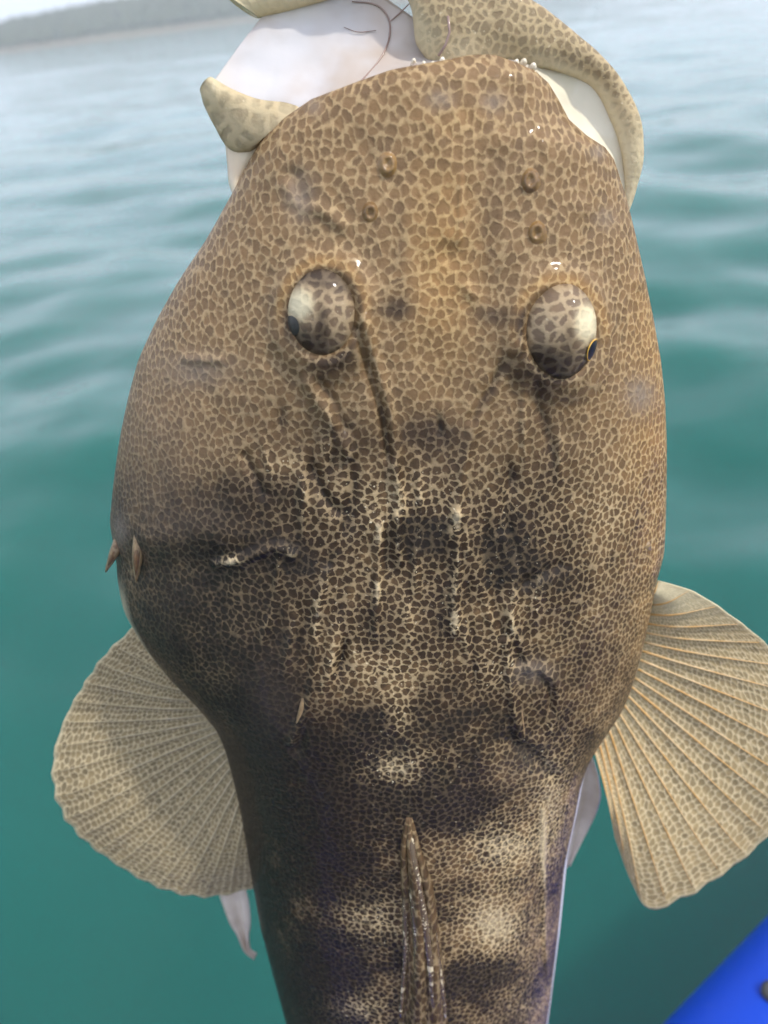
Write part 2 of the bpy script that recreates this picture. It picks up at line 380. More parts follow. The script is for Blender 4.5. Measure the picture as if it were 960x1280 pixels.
# the part of the fish below the frame: trunk tapering to the tail stalk
Yend = Yrow[-1]; tailY = Yend - np.linspace(0.006, 0.235, 46)
w0, c0 = (XR[-1] - XL[-1]) / 2, (XR[-1] + XL[-1]) / 2
q = (Yend - tailY) / 0.235
hw = w0 * (1 - 0.76 * q ** 1.05); cx = c0 + 0.012 * q
Yrow = np.concatenate([Yrow, tailY]); XL = np.concatenate([XL, cx - hw]); XR = np.concatenate([XR, cx + hw])
zd = np.concatenate([zd, zd[-1] * (1 - q) - 0.012 * q]); ze = np.concatenate([ze, ze[-1] * (1 - q) - 0.026 * q]); zv = np.concatenate([zv, zv[-1] * (1 - q) - 0.036 * q])
nR = len(Yrow)
yrow_px = np.concatenate([yq, 1280 + 6 + np.arange(46) * 18])
nd, nvn = 300, 60
th = np.linspace(-math.pi / 2, math.pi / 2, nd); t = 0.55 * np.sin(th) + 0.45 * (th / (math.pi / 2))
tv_ = np.linspace(1, -1, nvn + 2)[1:-1]
pe = np.interp(yrow_px, [72, 300, 700, 950, 1280], [2.6, 2.5, 2.4, 2.2, 2.1])[:, None]
qe = np.interp(yrow_px, [72, 300, 700, 950, 1280], [1.7, 1.6, 1.55, 1.5, 1.5])[:, None]
mid, half = ((XL + XR) / 2)[:, None], ((XR - XL) / 2)[:, None]
TX = np.broadcast_to(t, (nR, nd))
DX = mid + half * TX
DZ = ze[:, None] + (zd - ze)[:, None] * np.clip(1 - np.abs(TX) ** pe, 0, 1) ** (1 / qe)
DY = np.broadcast_to(Yrow[:, None], DX.shape).copy()
D = np.stack([DX, DY, DZ], -1)
PX = pix(D); px, py = PX[..., 0], PX[..., 1]
inframe = sstep(1500, 1320, py)

def gauss(cx, cy, rx, ry, ang=0):
    a = math.radians(ang); dx, dy = px - cx, py - cy
    u = dx * math.cos(a) + dy * math.sin(a); w_ = -dx * math.sin(a) + dy * math.cos(a)
    return np.exp(-((u / rx) ** 2 + (w_ / ry) ** 2))
def pline(pts, wd):
    """gaussian band along a polyline given in photo pixels"""
    P = resample(pts, max(6, int(sum(math.dist(a, b) for a, b in zip(pts, pts[1:])) / 8))); d = np.full(px.shape, 1e9)
    for a, b in zip(P[:-1], P[1:]):
        e = b - a; L2 = e @ e
        s = np.clip(((px - a[0]) * e[0] + (py - a[1]) * e[1]) / L2, 0, 1)
        d = np.minimum(d, (px - a[0] - s * e[0]) ** 2 + (py - a[1] - s * e[1]) ** 2)
    return np.exp(-d / wd ** 2)

relief = np.zeros_like(px); dark = np.zeros_like(px); pale = np.zeros_like(px); grey = np.zeros_like(px); warm = np.zeros_like(px); cream = np.zeros_like(px)
# eye orbits
EYES = [(406, 393, 45, 56), (697, 416, 47, 57)]
for ex, ey, rx, ry in EYES:
    rad = np.hypot((px - ex) / rx, (py - ey) / ry)
    relief += 9 * np.exp(-((rad - 1.33) / 0.22) ** 2) - 2 * sstep(1.12, 0.95, rad)
    lr_ = sstep(-0.4, 0.8, ((px - ex) * (0.55 if ex < 550 else -0.55) + (py - ey)) / 60)
    relief += (11 + 6 * lr_) * np.exp(-((rad - 1.0) / 0.22) ** 2)
    pale += 0.25 * np.exp(-((rad - 1.0) / 0.06) ** 2) * lr_
    warm += 0.8 * np.exp(-((rad - 1.2) / 0.14) ** 2) * sstep(ey + 30, ey - 20, py)
    dark += 0.35 * np.exp(-((rad - 1.02) / 0.10) ** 2)  # shade round and under the eye put into the skin colour
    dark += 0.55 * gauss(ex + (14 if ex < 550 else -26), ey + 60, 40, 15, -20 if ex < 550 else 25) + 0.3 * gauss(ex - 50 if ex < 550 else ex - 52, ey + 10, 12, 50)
    relief += 10 * gauss(ex, ey + 20, 95, 150)
relief += -7 * gauss(550, 420, 45, 190) + 5 * gauss(556, 250, 26, 120)
# ridges and grooves of the skull
for pts, wd, hh, pl, dk in [
    ([(456, 396), (470, 450), (486, 505), (494, 560), (497, 620), (500, 700)], 6, 9, 0.35, 0.0),
    ([(448, 410), (462, 460), (478, 515), (487, 570)], 5, -11, 0, 0.75),
    ([(645, 430), (622, 478), (598, 520), (580, 580), (572, 640)], 6, 9, 0.3, 0.0),
    ([(636, 446), (614, 486), (592, 524)], 6, -11, 0, 0.75),
    ([(386, 478), (405, 510), (424, 540), (436, 566)], 8, 10, 0.42, 0.0),
    ([(404, 476), (418, 505), (432, 534)], 5, -8, 0, 0.55),
    ([(306, 568), (318, 592), (330, 618)], 5, -8, 0, 0.6), ([(394, 590), (405, 620), (422, 640)], 7, -10, 0, 0.7),
    ([(474, 655), (472, 720), (470, 790)], 4.5, 9, 0.75, 0), ([(572, 640), (571, 700), (568, 790)], 4.5, 9, 0.75, 0),
    ([(497, 645), (495, 690)], 4, 7, 0.6, 0), ([(580, 640), (584, 690)], 4, 6, 0.5, 0), ([(520, 690), (517, 740)], 3.5, 5, 0.4, 0), ([(640, 740), (637, 800)], 4, 6, 0.5, 0),
    ([(408, 715), (396, 770), (392, 830), (384, 880), (366, 925)], 6, 11, 0.55, 0), ([(396, 775), (386, 860), (372, 935)], 9, -8, 0, 0.35),
    ([(632, 800), (640, 870), (652, 925)], 5, 9, 0.6, 0), ([(640, 925), (662, 945), (690, 970)], 10, -9, 0, 0.9),
    ([(648, 838), (672, 834), (692, 850), (697, 880), (688, 912)], 6, 7, 0.25, 0), ([(676, 848), (688, 862), (690, 888)], 5, -6, 0, 0.4),
    ([(270, 706), (300, 700), (345, 684), (366, 694)], 6, 9, 0.55, 0), ([(190, 672), (240, 660), (300, 668)], 20, 4, 0, 0.25),
    ([(360, 232), (372, 258), (400, 262), (428, 282)], 9, 7, 0.25, 0), ([(366, 222), (374, 258)], 13, -9, 0, 0.15),
    ([(232, 448), (276, 450)], 6, 5, 0.3, 0), ([(576, 220), (574, 300)], 3, 3, 0.35, 0),
    ([(798, 260), (812, 340), (826, 440), (830, 560), (828, 690)], 6, 5, 0.25, 0),
    ([(700, 705), (680, 715), (655, 730)], 8, -7, 0, 0.5), ([(640, 600), (628, 660)], 9, -6, 0, 0.4),
    ([(678, 1010), (680, 1100), (682, 1180), (690, 1280)], 3.5, 6, 0.95, 0),
]:
    g = pline(pts, wd); relief += 1.05 * hh * g; brk = np.clip(0.55 + 0.9 * fbm(px, py, 0.09, 3, int(pts[0][0])), 0.05, 1.3); pale += 0.62 * pl * g * brk; dark += 0.32 * dk * g * np.clip(0.8 + 0.8 * fbm(px, py, 0.06, 3, int(pts[0][1])), 0.2, 1.4)  # grooves also darkened in colour, standing in for crease shade
# opercular step on the left cheek, lobes
relief += -16 * sstep(668, 716, py) * sstep(345, 250, px) * sstep(960, 800, py)
relief += 9 * gauss(235, 775, 70, 85) + 6 * gauss(250, 560, 90, 110) + 6 * gauss(745, 620, 60, 150)
relief += -10 * sstep(880, 960, py) * sstep(360, 300, px) * sstep(1200, 1000, py)
relief += 8 * gauss(530, 1150, 40, 300)
relief += 2.4 * fbm(px, py, 0.05, 4, 5) + 4.0 * fbm(px, py, 0.017, 3, 9)
rr3 = np.random.default_rng(12)
for k in range(46):                                   # small furrows and wrinkles of the scalp, their shade put into the colour
    fx, fy = rr3.uniform(330, 720), rr3.uniform(520, 840); ln_ = rr3.uniform(14, 46); lean = rr3.normal(0, 9) + (fx - 530) * -0.03
    g = gauss(fx, fy, rr3.uniform(3.5, 7), ln_, lean); s_ = rr3.choice([-1, 1]); relief += s_ * rr3.uniform(4, 9) * g
    if s_ < 0: dark += 0.32 * g
    else: pale += 0.20 * g
for k in range(40):
    fx, fy = rr3.uniform(170, 820), rr3.uniform(150, 560); g = gauss(fx, fy, rr3.uniform(6, 16), rr3.uniform(10, 26), rr3.uniform(-60, 60)); relief += rr3.normal(0, 3.0) * g; dark += rr3.normal(0.02, 0.10) * g
# pigment, with left-side shade and the sunlit right edge put into it
dark += 0.22 * sstep(900, 1010, py) * sstep(560, 380, px) + 0.10 * sstep(880, 960, py)  # shade of the left flank painted as darker skin
dark += 0.06 + 0.66 * sstep(360, 720, py) - 0.10 * gauss(556, 300, 60, 160) - 0.25 * sstep(700, 760, px) * sstep(980, 800, py) - 0.10 * sstep(420, 200, px) * sstep(640, 560, py)
for cx_, cy_, rx_, ry_, a_ in [(536, 545, 48, 24, .6), (524, 670, 42, 30, .8), (640, 690, 40, 42, .6), (490, 386, 32, 15, .5), (622, 395, 36, 16, .5),
    (430, 350, 30, 60, .12), (300, 690, 95, 34, .3), (350, 620, 60, 34, .3), (368, 704, 30, 24, .5), (462, 765, 20, 42, .45), (560, 760, 20, 46, .5), (300, 630, 60, 40, .3),
    (255, 770, 100, 80, .35), (325, 880, 60, 70, .5), (440, 915, 66, 36, .6), (565, 905, 60, 46, .55), (415, 1000, 76, 50, .6), (556, 1010, 66, 36, .7), (405, 1085, 60, 40, .5),
    (390, 1225, 90, 46, .8), (605, 1222, 66, 24, .7), (318, 1100, 34, 200, .4), (345, 960, 50, 60, .45), (650, 930, 50, 22, .4), (690, 725, 40, 24, .4), (505, 1005, 80, 20, .4),
    (500, 320, 15, 120, .34), (614, 300, 17, 120, .34), (470, 180, 40, 30, .2), (640, 190, 30, 40, .18), (710, 905, 30, 20, .3), (430, 560, 40, 60, .2), (500, 1330, 200, 40, .6), (500, 1600, 200, 60, .7), (500, 1850, 200, 50, .7)]:
    dark += a_ * gauss(cx_, cy_, rx_, ry_)
for cx_, cy_, rx_, ry_, a_ in [(498, 890, 20, 50, .3), (632, 1060, 56, 36, .5), (618, 1155, 44, 40, .6), (455, 1150, 52, 36, .42), (440, 1262, 46, 26, .45), (495, 960, 52, 22, .4),
    (690, 1000, 26, 60, .45), (660, 1250, 34, 40, .25), (355, 580, 22, 16, .3), (480, 620, 70, 26, .2), (470, 835, 70, 26, .3), (760, 640, 26, 20, .2), (620, 840, 40, 30, .22), (292, 700, 16, 6, .5)]:
    pale += a_ * gauss(cx_, cy_, rx_, ry_); dark -= 0.6 * a_ * gauss(cx_, cy_, rx_, ry_)
pale += 0.15 * sstep(500, 640, py) * sstep(330, 440, px) * sstep(980, 860, py) + 0.12 * sstep(500, 640, py) * sstep(200, 330, px) * sstep(860, 760, py) + 0.2 * sstep(860, 960, py) * sstep(400, 480, px)
for cx_, cy_, rx_, ry_, a_ in [(800, 493, 20, 24, .95), (248, 462, 44, 22, .6), (374, 246, 18, 30, .75), (550, 125, 18, 13, .7), (616, 128, 17, 13, .7), (757, 272, 15, 15, .5),
    (150, 664, 10, 22, .7), (200, 560, 60, 130, .22), (340, 880, 34, 60, .12), (392, 132, 10, 12, .6), (665, 840, 24, 14, .6), (748, 190, 10, 10, .6), (660, 960, 40, 30, .15)]:
    grey += a_ * gauss(cx_, cy_, rx_, ry_)
warm += 0.95 * gauss(555, 330, 44, 130) + 0.75 * sstep(755, 825, px) * sstep(230, 420, py) * sstep(900, 700, py) + 0.15 * sstep(420, 120, py) + 0.3 * gauss(585, 140, 60, 30) + 0.12 * gauss(220, 500, 60, 120)  # warm right edge stands in for sun falling there
cream += 0.42 * sstep(-0.925, -0.985, TX) * sstep(715, 760, py) * sstep(915, 860, py) + 0.5 * sstep(0.96, 0.99, TX) * sstep(800, 840, py) * sstep(960, 930, py)
belly_d = sstep(0.935, 0.97, TX) * sstep(940, 1000, py)  # right flank rim that takes the painted blue reflection
relief *= inframe * np.clip(1 - np.abs(TX) ** 14, 0, 1)
D[..., 2] += relief * PXM * 0.72
SURF, SPX = D.reshape(-1, 3), pix(D).reshape(-1, 2)
def surf(x, y, dz=0.0):
    k = np.argsort((SPX[:, 0] - x) ** 2 + (SPX[:, 1] - y) ** 2)[:3]
    p = SURF[k].mean(0).copy(); p[2] += dz; q_ = loc(x, y, p[2]); return q_
VX = mid + half * tv_[None, :]; VZ = ze[:, None] + (zv - ze)[:, None] * np.clip(1 - np.abs(tv_[None, :]) ** 3.5, 0, 1) ** (1 / 1.8)
VV = np.stack([VX, np.broadcast_to(Yrow[:, None], VX.shape), VZ], -1)
ring = np.concatenate([D, VV], 1); nc = nd + nvn
Vb = ring.reshape(-1, 3)
def pad(a, val=0.0): return np.concatenate([a, np.full((nR, nvn), val)], 1).reshape(-1)
fb = [tuple(f) for f in grid_faces(nR, nc, True)[:, ::-1]]
Vb = np.vstack([Vb, ring[0].mean(0)[None], ring[-1].mean(0)[None]])
k0 = len(Vb) - 2; last = (nR - 1) * nc
fb += [(k0, j, (j + 1) % nc) for j in range(nc)] + [(k0 + 1, last + (j + 1) % nc, last + j) for j in range(nc)]
cellmm = 0.00262
scale_y = np.interp(Vb[:, 1], [-0.15, 0.0, 0.1], [1.18, 1.08, 0.96])
at = {}
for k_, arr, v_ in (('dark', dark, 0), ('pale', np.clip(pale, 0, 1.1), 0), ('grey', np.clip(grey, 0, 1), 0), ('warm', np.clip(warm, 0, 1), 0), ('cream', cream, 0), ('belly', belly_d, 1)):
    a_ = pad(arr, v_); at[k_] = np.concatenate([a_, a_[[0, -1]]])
mott = pad(0.22 + 0.75 * sstep(470, 720, py) + 0.65 * sstep(840, 960, py)); at['mott'] = np.concatenate([mott, mott[:2]])
oliv = pad(sstep(420, 250, px) * sstep(560, 760, py)); at['olive'] = np.concatenate([oliv, oliv[:2]])
at['linew'] = np.full(len(Vb), 0.02); 
tn = np.concatenate([np.concatenate([TX, np.broadcast_to(tv_, (nR, nvn))], 1).reshape(-1), [0, 0]])
Pb = Vb / cellmm * scale_y[:, None]; Pb[:, 0] *= 1 + 0.16 * np.abs(tn) ** 3; Pb[:, 2] = 0
at['pat'] = Pb
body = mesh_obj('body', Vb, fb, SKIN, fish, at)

# ---- eyes
def ellipsoid(nlat=40, nlon=56):
    la = np.linspace(-math.pi / 2, math.pi / 2, nlat); lo = np.linspace(0, 2 * math.pi, nlon, endpoint=False)
    P = np.stack([np.cos(la)[:, None] * np.cos(lo), np.cos(la)[:, None] * np.sin(lo), np.sin(la)[:, None] * np.ones(nlon)], -1)
    return P.reshape(-1, 3), [tuple(f) for f in grid_faces(nlat, nlon, True)]
def disc_on(ctr, rad3, dx, dy, rx, ry, bulge, mat, name, parent, lift=1.02, ringw=0.0):
    """small domed patch lying on an ellipsoid"""
    n, rings = 28, 7; vs_, fs_ = [], []
    for i in range(rings):
        s = 1 - i / rings if ringw == 0 else 1 + ringw * (1 - i / (rings - 1))
        for k in range(n):
            a = 2 * math.pi * k / n; x = (dx + rx * s * math.cos(a)) / rad3[0]; y = (dy + ry * s * math.sin(a)) / rad3[1]
            r2 = min(0.985, math.hypot(x, y)); sc_ = r2 / max(1e-6, math.hypot(x, y)); x *= sc_; y *= sc_
            z = math.sqrt(max(0, 1 - x * x - y * y)); up = lift + (bulge * (1 - s * s) if ringw == 0 else 0.015 * math.sin(math.pi * i / (rings - 1)))
            vs_.append(ctr + np.array([x, y, z]) * rad3 * up)
    fs_ = [tuple(f) for f in grid_faces(rings, n, True)]
    if ringw == 0: fs_.append(tuple(range((rings - 1) * n, rings * n)))
    return mesh_obj(name, vs_, fs_, mat, parent)
for e, (ex, ey, rx, ry) in enumerate(EYES):
    s0 = surf(ex, ey)
    base = loc(ex, ey, surf(ex + (70 if e == 0 else -70), ey)[2] - 0.0045)
    rad3 = np.array([rx * PXM * 0.96, ry * PXM * 0.99, 0.0088]); P, f = ellipsoid()
    Ve = P * rad3 * (1 + 0.03 * fbm(P[:, 0] * 3 + e, P[:, 1] * 3 + P[:, 2], 1.0, 3, 21))[:, None] + base
    pp = pix(Ve)
    if e == 0:
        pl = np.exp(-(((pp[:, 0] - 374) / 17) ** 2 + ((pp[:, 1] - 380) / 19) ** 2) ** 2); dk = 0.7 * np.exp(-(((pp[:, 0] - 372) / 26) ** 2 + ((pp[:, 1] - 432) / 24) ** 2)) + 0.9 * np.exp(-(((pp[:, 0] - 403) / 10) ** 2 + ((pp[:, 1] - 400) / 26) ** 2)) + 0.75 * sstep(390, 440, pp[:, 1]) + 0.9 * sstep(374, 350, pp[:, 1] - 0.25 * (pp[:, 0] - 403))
        po = (-35, -10, 9, 11)
    else:
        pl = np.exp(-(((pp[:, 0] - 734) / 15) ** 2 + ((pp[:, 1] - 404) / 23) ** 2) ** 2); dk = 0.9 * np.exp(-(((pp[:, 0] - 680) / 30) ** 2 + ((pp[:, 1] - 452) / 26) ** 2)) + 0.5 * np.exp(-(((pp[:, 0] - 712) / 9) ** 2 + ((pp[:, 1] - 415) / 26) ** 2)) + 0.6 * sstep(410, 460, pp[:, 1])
        po = (39, -18, 9, 12)
    rim = sstep(0.72, 0.98, np.hypot(P[:, 0], P[:, 1])); dk = 0.75 * dk + 0.3 * rim  # shade on lower half and brow painted into the eye
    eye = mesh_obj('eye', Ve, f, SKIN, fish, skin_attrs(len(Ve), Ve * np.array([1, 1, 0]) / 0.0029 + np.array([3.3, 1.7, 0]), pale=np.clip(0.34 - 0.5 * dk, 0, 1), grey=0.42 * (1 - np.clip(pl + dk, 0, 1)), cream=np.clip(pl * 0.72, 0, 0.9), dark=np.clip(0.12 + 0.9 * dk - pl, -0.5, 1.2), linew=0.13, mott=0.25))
    args = [v * PXM for v in po]
    disc_on(base, rad3, *args, 0.03, PUPILG if e == 0 else PUPIL, 'pupil', eye, 1.03)
    if e == 1: disc_on(base, rad3, *args, 0.0, GOLD, 'pupil_ring', eye, 1.025, 0.17)

# ---- nostrils: short amber tubes
for nx, ny, r_ in ((485, 208, 9), (463, 268, 8), (662, 228, 9), (670, 293, 9)):
    p = surf(nx, ny); r = r_ * PXM; vs_, n = [], 18
    prof_ = [(1.7, -0.3), (1.25, 0.06), (1.0, 0.38), (0.82, 0.52), (0.62, 0.50), (0.48, 0.36), (0.3, 0.26), (0.0, 0.24)]
    for a_, h_ in prof_:
        for k in range(n):
            an = 2 * math.pi * k / n; vs_.append(p + np.array([math.cos(an) * r * a_ * 0.85, (math.sin(an) * a_ * 1.1 + h_ * 0.5) * r, h_ * r * (1 + 0.25 * math.cos(an + nx))]))
    mesh_obj('nostril', vs_, [tuple(f) for f in grid_faces(len(prof_), n, True)], AMBER, fish)

# ---- head spines
def spine(p0, p1, p2, r, mat=HORN, tip=True, name='spine', up=(0, 0, 1)):
    P = resample([p0, (np.array(p0) + p1) / 2, p1, p2], 14)
    V_, f_ = tube(P, [r * 0.9, r * 1.05, r * 1.0, r * 0.9, r * 0.55, r * 0.14], 10, 0.75, up)
    o = mesh_obj(name, V_, f_, mat, fish)
    if tip:
        P2 = resample([P[3], P[6], P[9], P[11]], 8) + np.array([0, 0, r * 0.42]); V2, f2 = tube(P2, [r * 0.1, r * 0.6, r * 0.6, r * 0.42, r * 0.08], 10, 0.6, up)
        mesh_obj('spine_core', V2, f2, TIP, o)
    return o
def sp(x, y, dz): return surf(x, y, dz)
spine(loc(162, 645, -.025), loc(144, 688, -.020), loc(132, 715, -.021), 8 * PXM)
spine(sp(176, 655, -.0032), sp(172, 692, .0012), sp(170, 728, .0030), 8 * PXM)
spine(sp(806, 680, -.001), loc(812, 706, -.024), loc(811, 728, -.024), 8 * PXM)
spine(sp(386, 850, -.002), sp(377, 890, -.0006), sp(365, 932, .0002), 5 * PXM, tip=False)
spine(sp(643, 850, -.002), sp(650, 890, -.0008), sp(656, 922, .0), 4.5 * PXM, tip=False)
spine(loc(318, 925, -.018), loc(318, 945, -.016), loc(318, 962, -.016), 5 * PXM)

# ---- lower jaw: the rim of the open mouth, drawn up above the snout
outer = [(783, 272), (795, 238), (804, 190), (797, 140), (770, 92), (725, 45), (668, 3), (600, -34), (520, -54), (430, -52), (350, -28), (283, -4)]
inner = [(779, 262), (781, 226), (776, 186), (765, 152), (740, 108), (694, 88), (650, 86), (598, 84), (552, 86), (522, 58), (492, -14), (322, 22)]
nU, nC = 150, 36
zj = np.interp(np.linspace(0, 1, nU), [0, 0.25, 0.5, 0.75, 1], [-.026, -.025, -.018, -.024, -.027])
oc, ic = resample(outer, nU), resample(inner, nU)
JV, jp = [], []
for i in range(nU):
    a, b_ = loc(*oc[i], zj[i]), loc(*ic[i], zj[i]); c_ = (a + b_) / 2; e_ = (b_ - a) / 2; hh = min(0.0042, 0.5 * np.linalg.norm(e_) + 0.001)
    for k in range(nC):
        an = 2 * math.pi * k / nC; JV.append(c_ + e_ * math.cos(an) + np.array([0, 0, hh * math.sin(an) * (1.0 if math.sin(an) > 0 else 1.6)]))
JV = np.array(JV); jpx = pix(JV)
side = np.tile(np.cos(2 * math.pi * np.arange(nC) / nC), nU); uu = np.repeat(np.linspace(0, 1, nU), nC)
crm = np.clip(0.75 * sstep(0.22, 0.03, uu) + 0.55 * sstep(0.35, 0.95, side) * sstep(0.42, 0.3, uu) + 0.75 * sstep(0.8, 0.95, uu) + 0.5 * sstep(560, 500, jpx[:, 0]) * sstep(0.3, .9, side), 0, 0.85)
JV[:, 2] += 0.0007 * fbm(jpx[:, 0], jpx[:, 1], 0.06, 3, 4)
fj = [tuple(f) for f in grid_faces(nU, nC, True)] + [tuple(range(nC)), tuple(range(nU * nC - 1, nU * nC - nC - 1, -1))]
jaw = mesh_obj('lower_jaw', JV, fj, LIPS, fish, skin_attrs(len(JV), JV / 0.0023, warm=0.25, cream=np.clip(crm * 0.7 + 0.24 + 0.3 * sstep(0, 0.9, side), 0, 0.88), pale=0.42 + 0.4 * sstep(0.3, 0.1, uu), linew=0.10 + 0.30 * sstep(0.33, 0.12, uu), mott=0.5, dark=-0.25 + 0.45 * np.exp(-((jpx[:, 0] - 625) / 26) ** 2 - ((jpx[:, 1] - 25) / 22) ** 2)))
# inner lip teeth: pale beads that stand in for wet glints
for x in np.concatenate([np.linspace(520, 668, 15)]):
    p = loc(x + rng.uniform(-3, 3), 77 + 3 * math.sin(x) + abs(x - 590) * 0.05, -.012); r = rng.uniform(2.2, 4.0) * PXM
    V_, f_ = tube([p + np.array([0, 0, -.003]), p, p + np.array([0, .0004, .0009])], [r * 1.3, r * 1.1, r * .6], 8, 1, (0, 1, 0))
    mesh_obj('tooth_glint', V_, f_, TOOTH_GLINT, fish)

# ---- mouth lining: pale skin stretched between upper jaw and lower jaw
up_c = [(782, 262), (768, 205), (752, 186), (725, 168), (705, 140), (688, 108), (655, 80), (600, 74), (540, 80), (480, 94), (440, 108), (388, 128), (330, 122), (258, 112)]
lo_c = [(784, 255), (790, 205), (786, 165), (770, 130), (742, 102), (700, 76), (650, 50), (600, 45), (548, 40), (500, 10), (446, -26), (400, -22), (345, 2), (309, 44)]
nU, nW = 150, 28
ua, la_ = resample(up_c, nU), resample(lo_c, nU)
zu = np.interp(np.linspace(0, 1, nU), [0, .3, .5, .75, .88, 1], [-.026, -.020, -.014, -.016, -.020, -.020]); zl = np.interp(np.linspace(0, 1, nU), [0, .5, 1], [-.026, -.026, -.027])
LV = []
for i in range(nU):
    a, b_ = loc(*ua[i], zu[i]), loc(*la_[i], zl[i]); s = np.linspace(-0.12, 1, nW)
    dep = 0.14 * np.linalg.norm(b_ - a) * np.interp(i / nU, [0, .75, 1], [1.2, 1.0, 0.15])
    for q_ in s:
        p = a + (b_ - a) * q_; p[2] -= dep * max(0, math.sin(math.pi * max(0, q_))); LV.append(p)
LV = np.array(LV); lp = pix(LV); LV[:, 2] += 0.0006 * fbm(lp[:, 0], lp[:, 1], 0.045, 3, 8)
lining = mesh_obj('mouth_lining', LV, grid_faces(nU, nW), LINING, fish, {'cream': np.clip(sstep(620, 690, lp[:, 0]) + 0.6 * sstep(40, 0, lp[:, 1]) * sstep(420, 360, lp[:, 0]) + 0.3 * sstep(300, 262, lp[:, 0]), 0, 1)})  # creamier right side: sun on the lining put into its colour
md = lining.modifiers.new('thickness', 'SOLIDIFY'); md.thickness = 0.0012; md.offset = -1
LP = pix(LV)
def lsurf(x, y, dz=0.0004):
    k = np.argmin((LP[:, 0] - x) ** 2 + (LP[:, 1] - y) ** 2); return loc(x, y, LV[k, 2] + dz)
for pts, r in (([(440, 2), (470, 6), (486, 24), (486, 50), (474, 75), (456, 96), (442, 110)], 1.7), ([(486, 28), (500, 16), (512, 4)], 1.2), ([(430, 34), (448, 40), (470, 38)], 0.8)):
    P = np.array([lsurf(*q_) for q_ in resample(pts, 30)]); V_, f_ = tube(P, [r * PXM * 0.4, r * PXM * 0.7, r * PXM * 0.45], 6); mesh_obj('vein', V_, f_, VEIN, lining)
V_, f_ = tube(np.array([loc(560, 20, -.0135), loc(562, 40, -.0135), loc(557, 56, -.0135), loc(548, 70, -.0135)]), [1.5 * PXM] * 3, 6); mesh_obj('vein', V_, f_, VEIN, jaw)

# ---- maxilla flap at the left mouth corner
mo = [(251, 116), (256, 134), (268, 158), (286, 186), (312, 190), (330, 172)]
mi = [(266, 97), (292, 112), (325, 124), (358, 128), (376, 138), (352, 158)]
nU, nC = 60, 24; oc, ic = resample(mo, nU), resample(mi, nU); MV = []
for i in range(nU):
    a, b_ = loc(*oc[i], -.0185), loc(*ic[i], -.0165); c_ = (a + b_) / 2; e_ = (b_ - a) / 2
    for k in range(nC):
        an = 2 * math.pi * k / nC; MV.append(c_ + e_ * math.cos(an) + np.array([0, 0, 0.0042 * math.sin(an)]))
MV = np.array(MV); mp_ = pix(MV); MV[:, 2] += 0.0004 * fbm(mp_[:, 0], mp_[:, 1], 0.09, 3, 12)
fj = [tuple(f) for f in grid_faces(nU, nC, True)] + [tuple(range(nC)), tuple(range(nU * nC - 1, nU * nC - nC - 1, -1))]
mesh_obj('upper_lip', MV, fj, LIPS, fish, skin_attrs(len(MV), MV / 0.0042, cream=np.clip(0.34 + 0.3 * sstep(150, 115, mp_[:, 1]) * sstep(300, 260, mp_[:, 0]), 0, .9), pale=0.75, linew=0.22, warm=0.3, dark=0.1))
# pale fold of skin below the flap
fo = [(283, 180), (286, 205), (288, 228), (294, 246)]; fi_ = [(322, 182), (312, 200), (303, 222), (296, 246)]
oc, ic = resample(fo, 24), resample(fi_, 24); FV = []
for i in range(24):
    a, b_ = loc(*oc[i], -.021), loc(ic[i][0] + 10 * (1 - i / 23), ic[i][1], -.020)
    for s in np.linspace(0, 1, 12): p = a + (b_ - a) * s; p[2] += 0.002 * math.sin(math.pi * s); FV.append(p)
fo_ = mesh_obj('mouth_corner_skin', FV, grid_faces(24, 12), CREAM, fish); md = fo_.modifiers.new('thickness', 'SOLIDIFY'); md.thickness = 0.0005; md.offset = -1

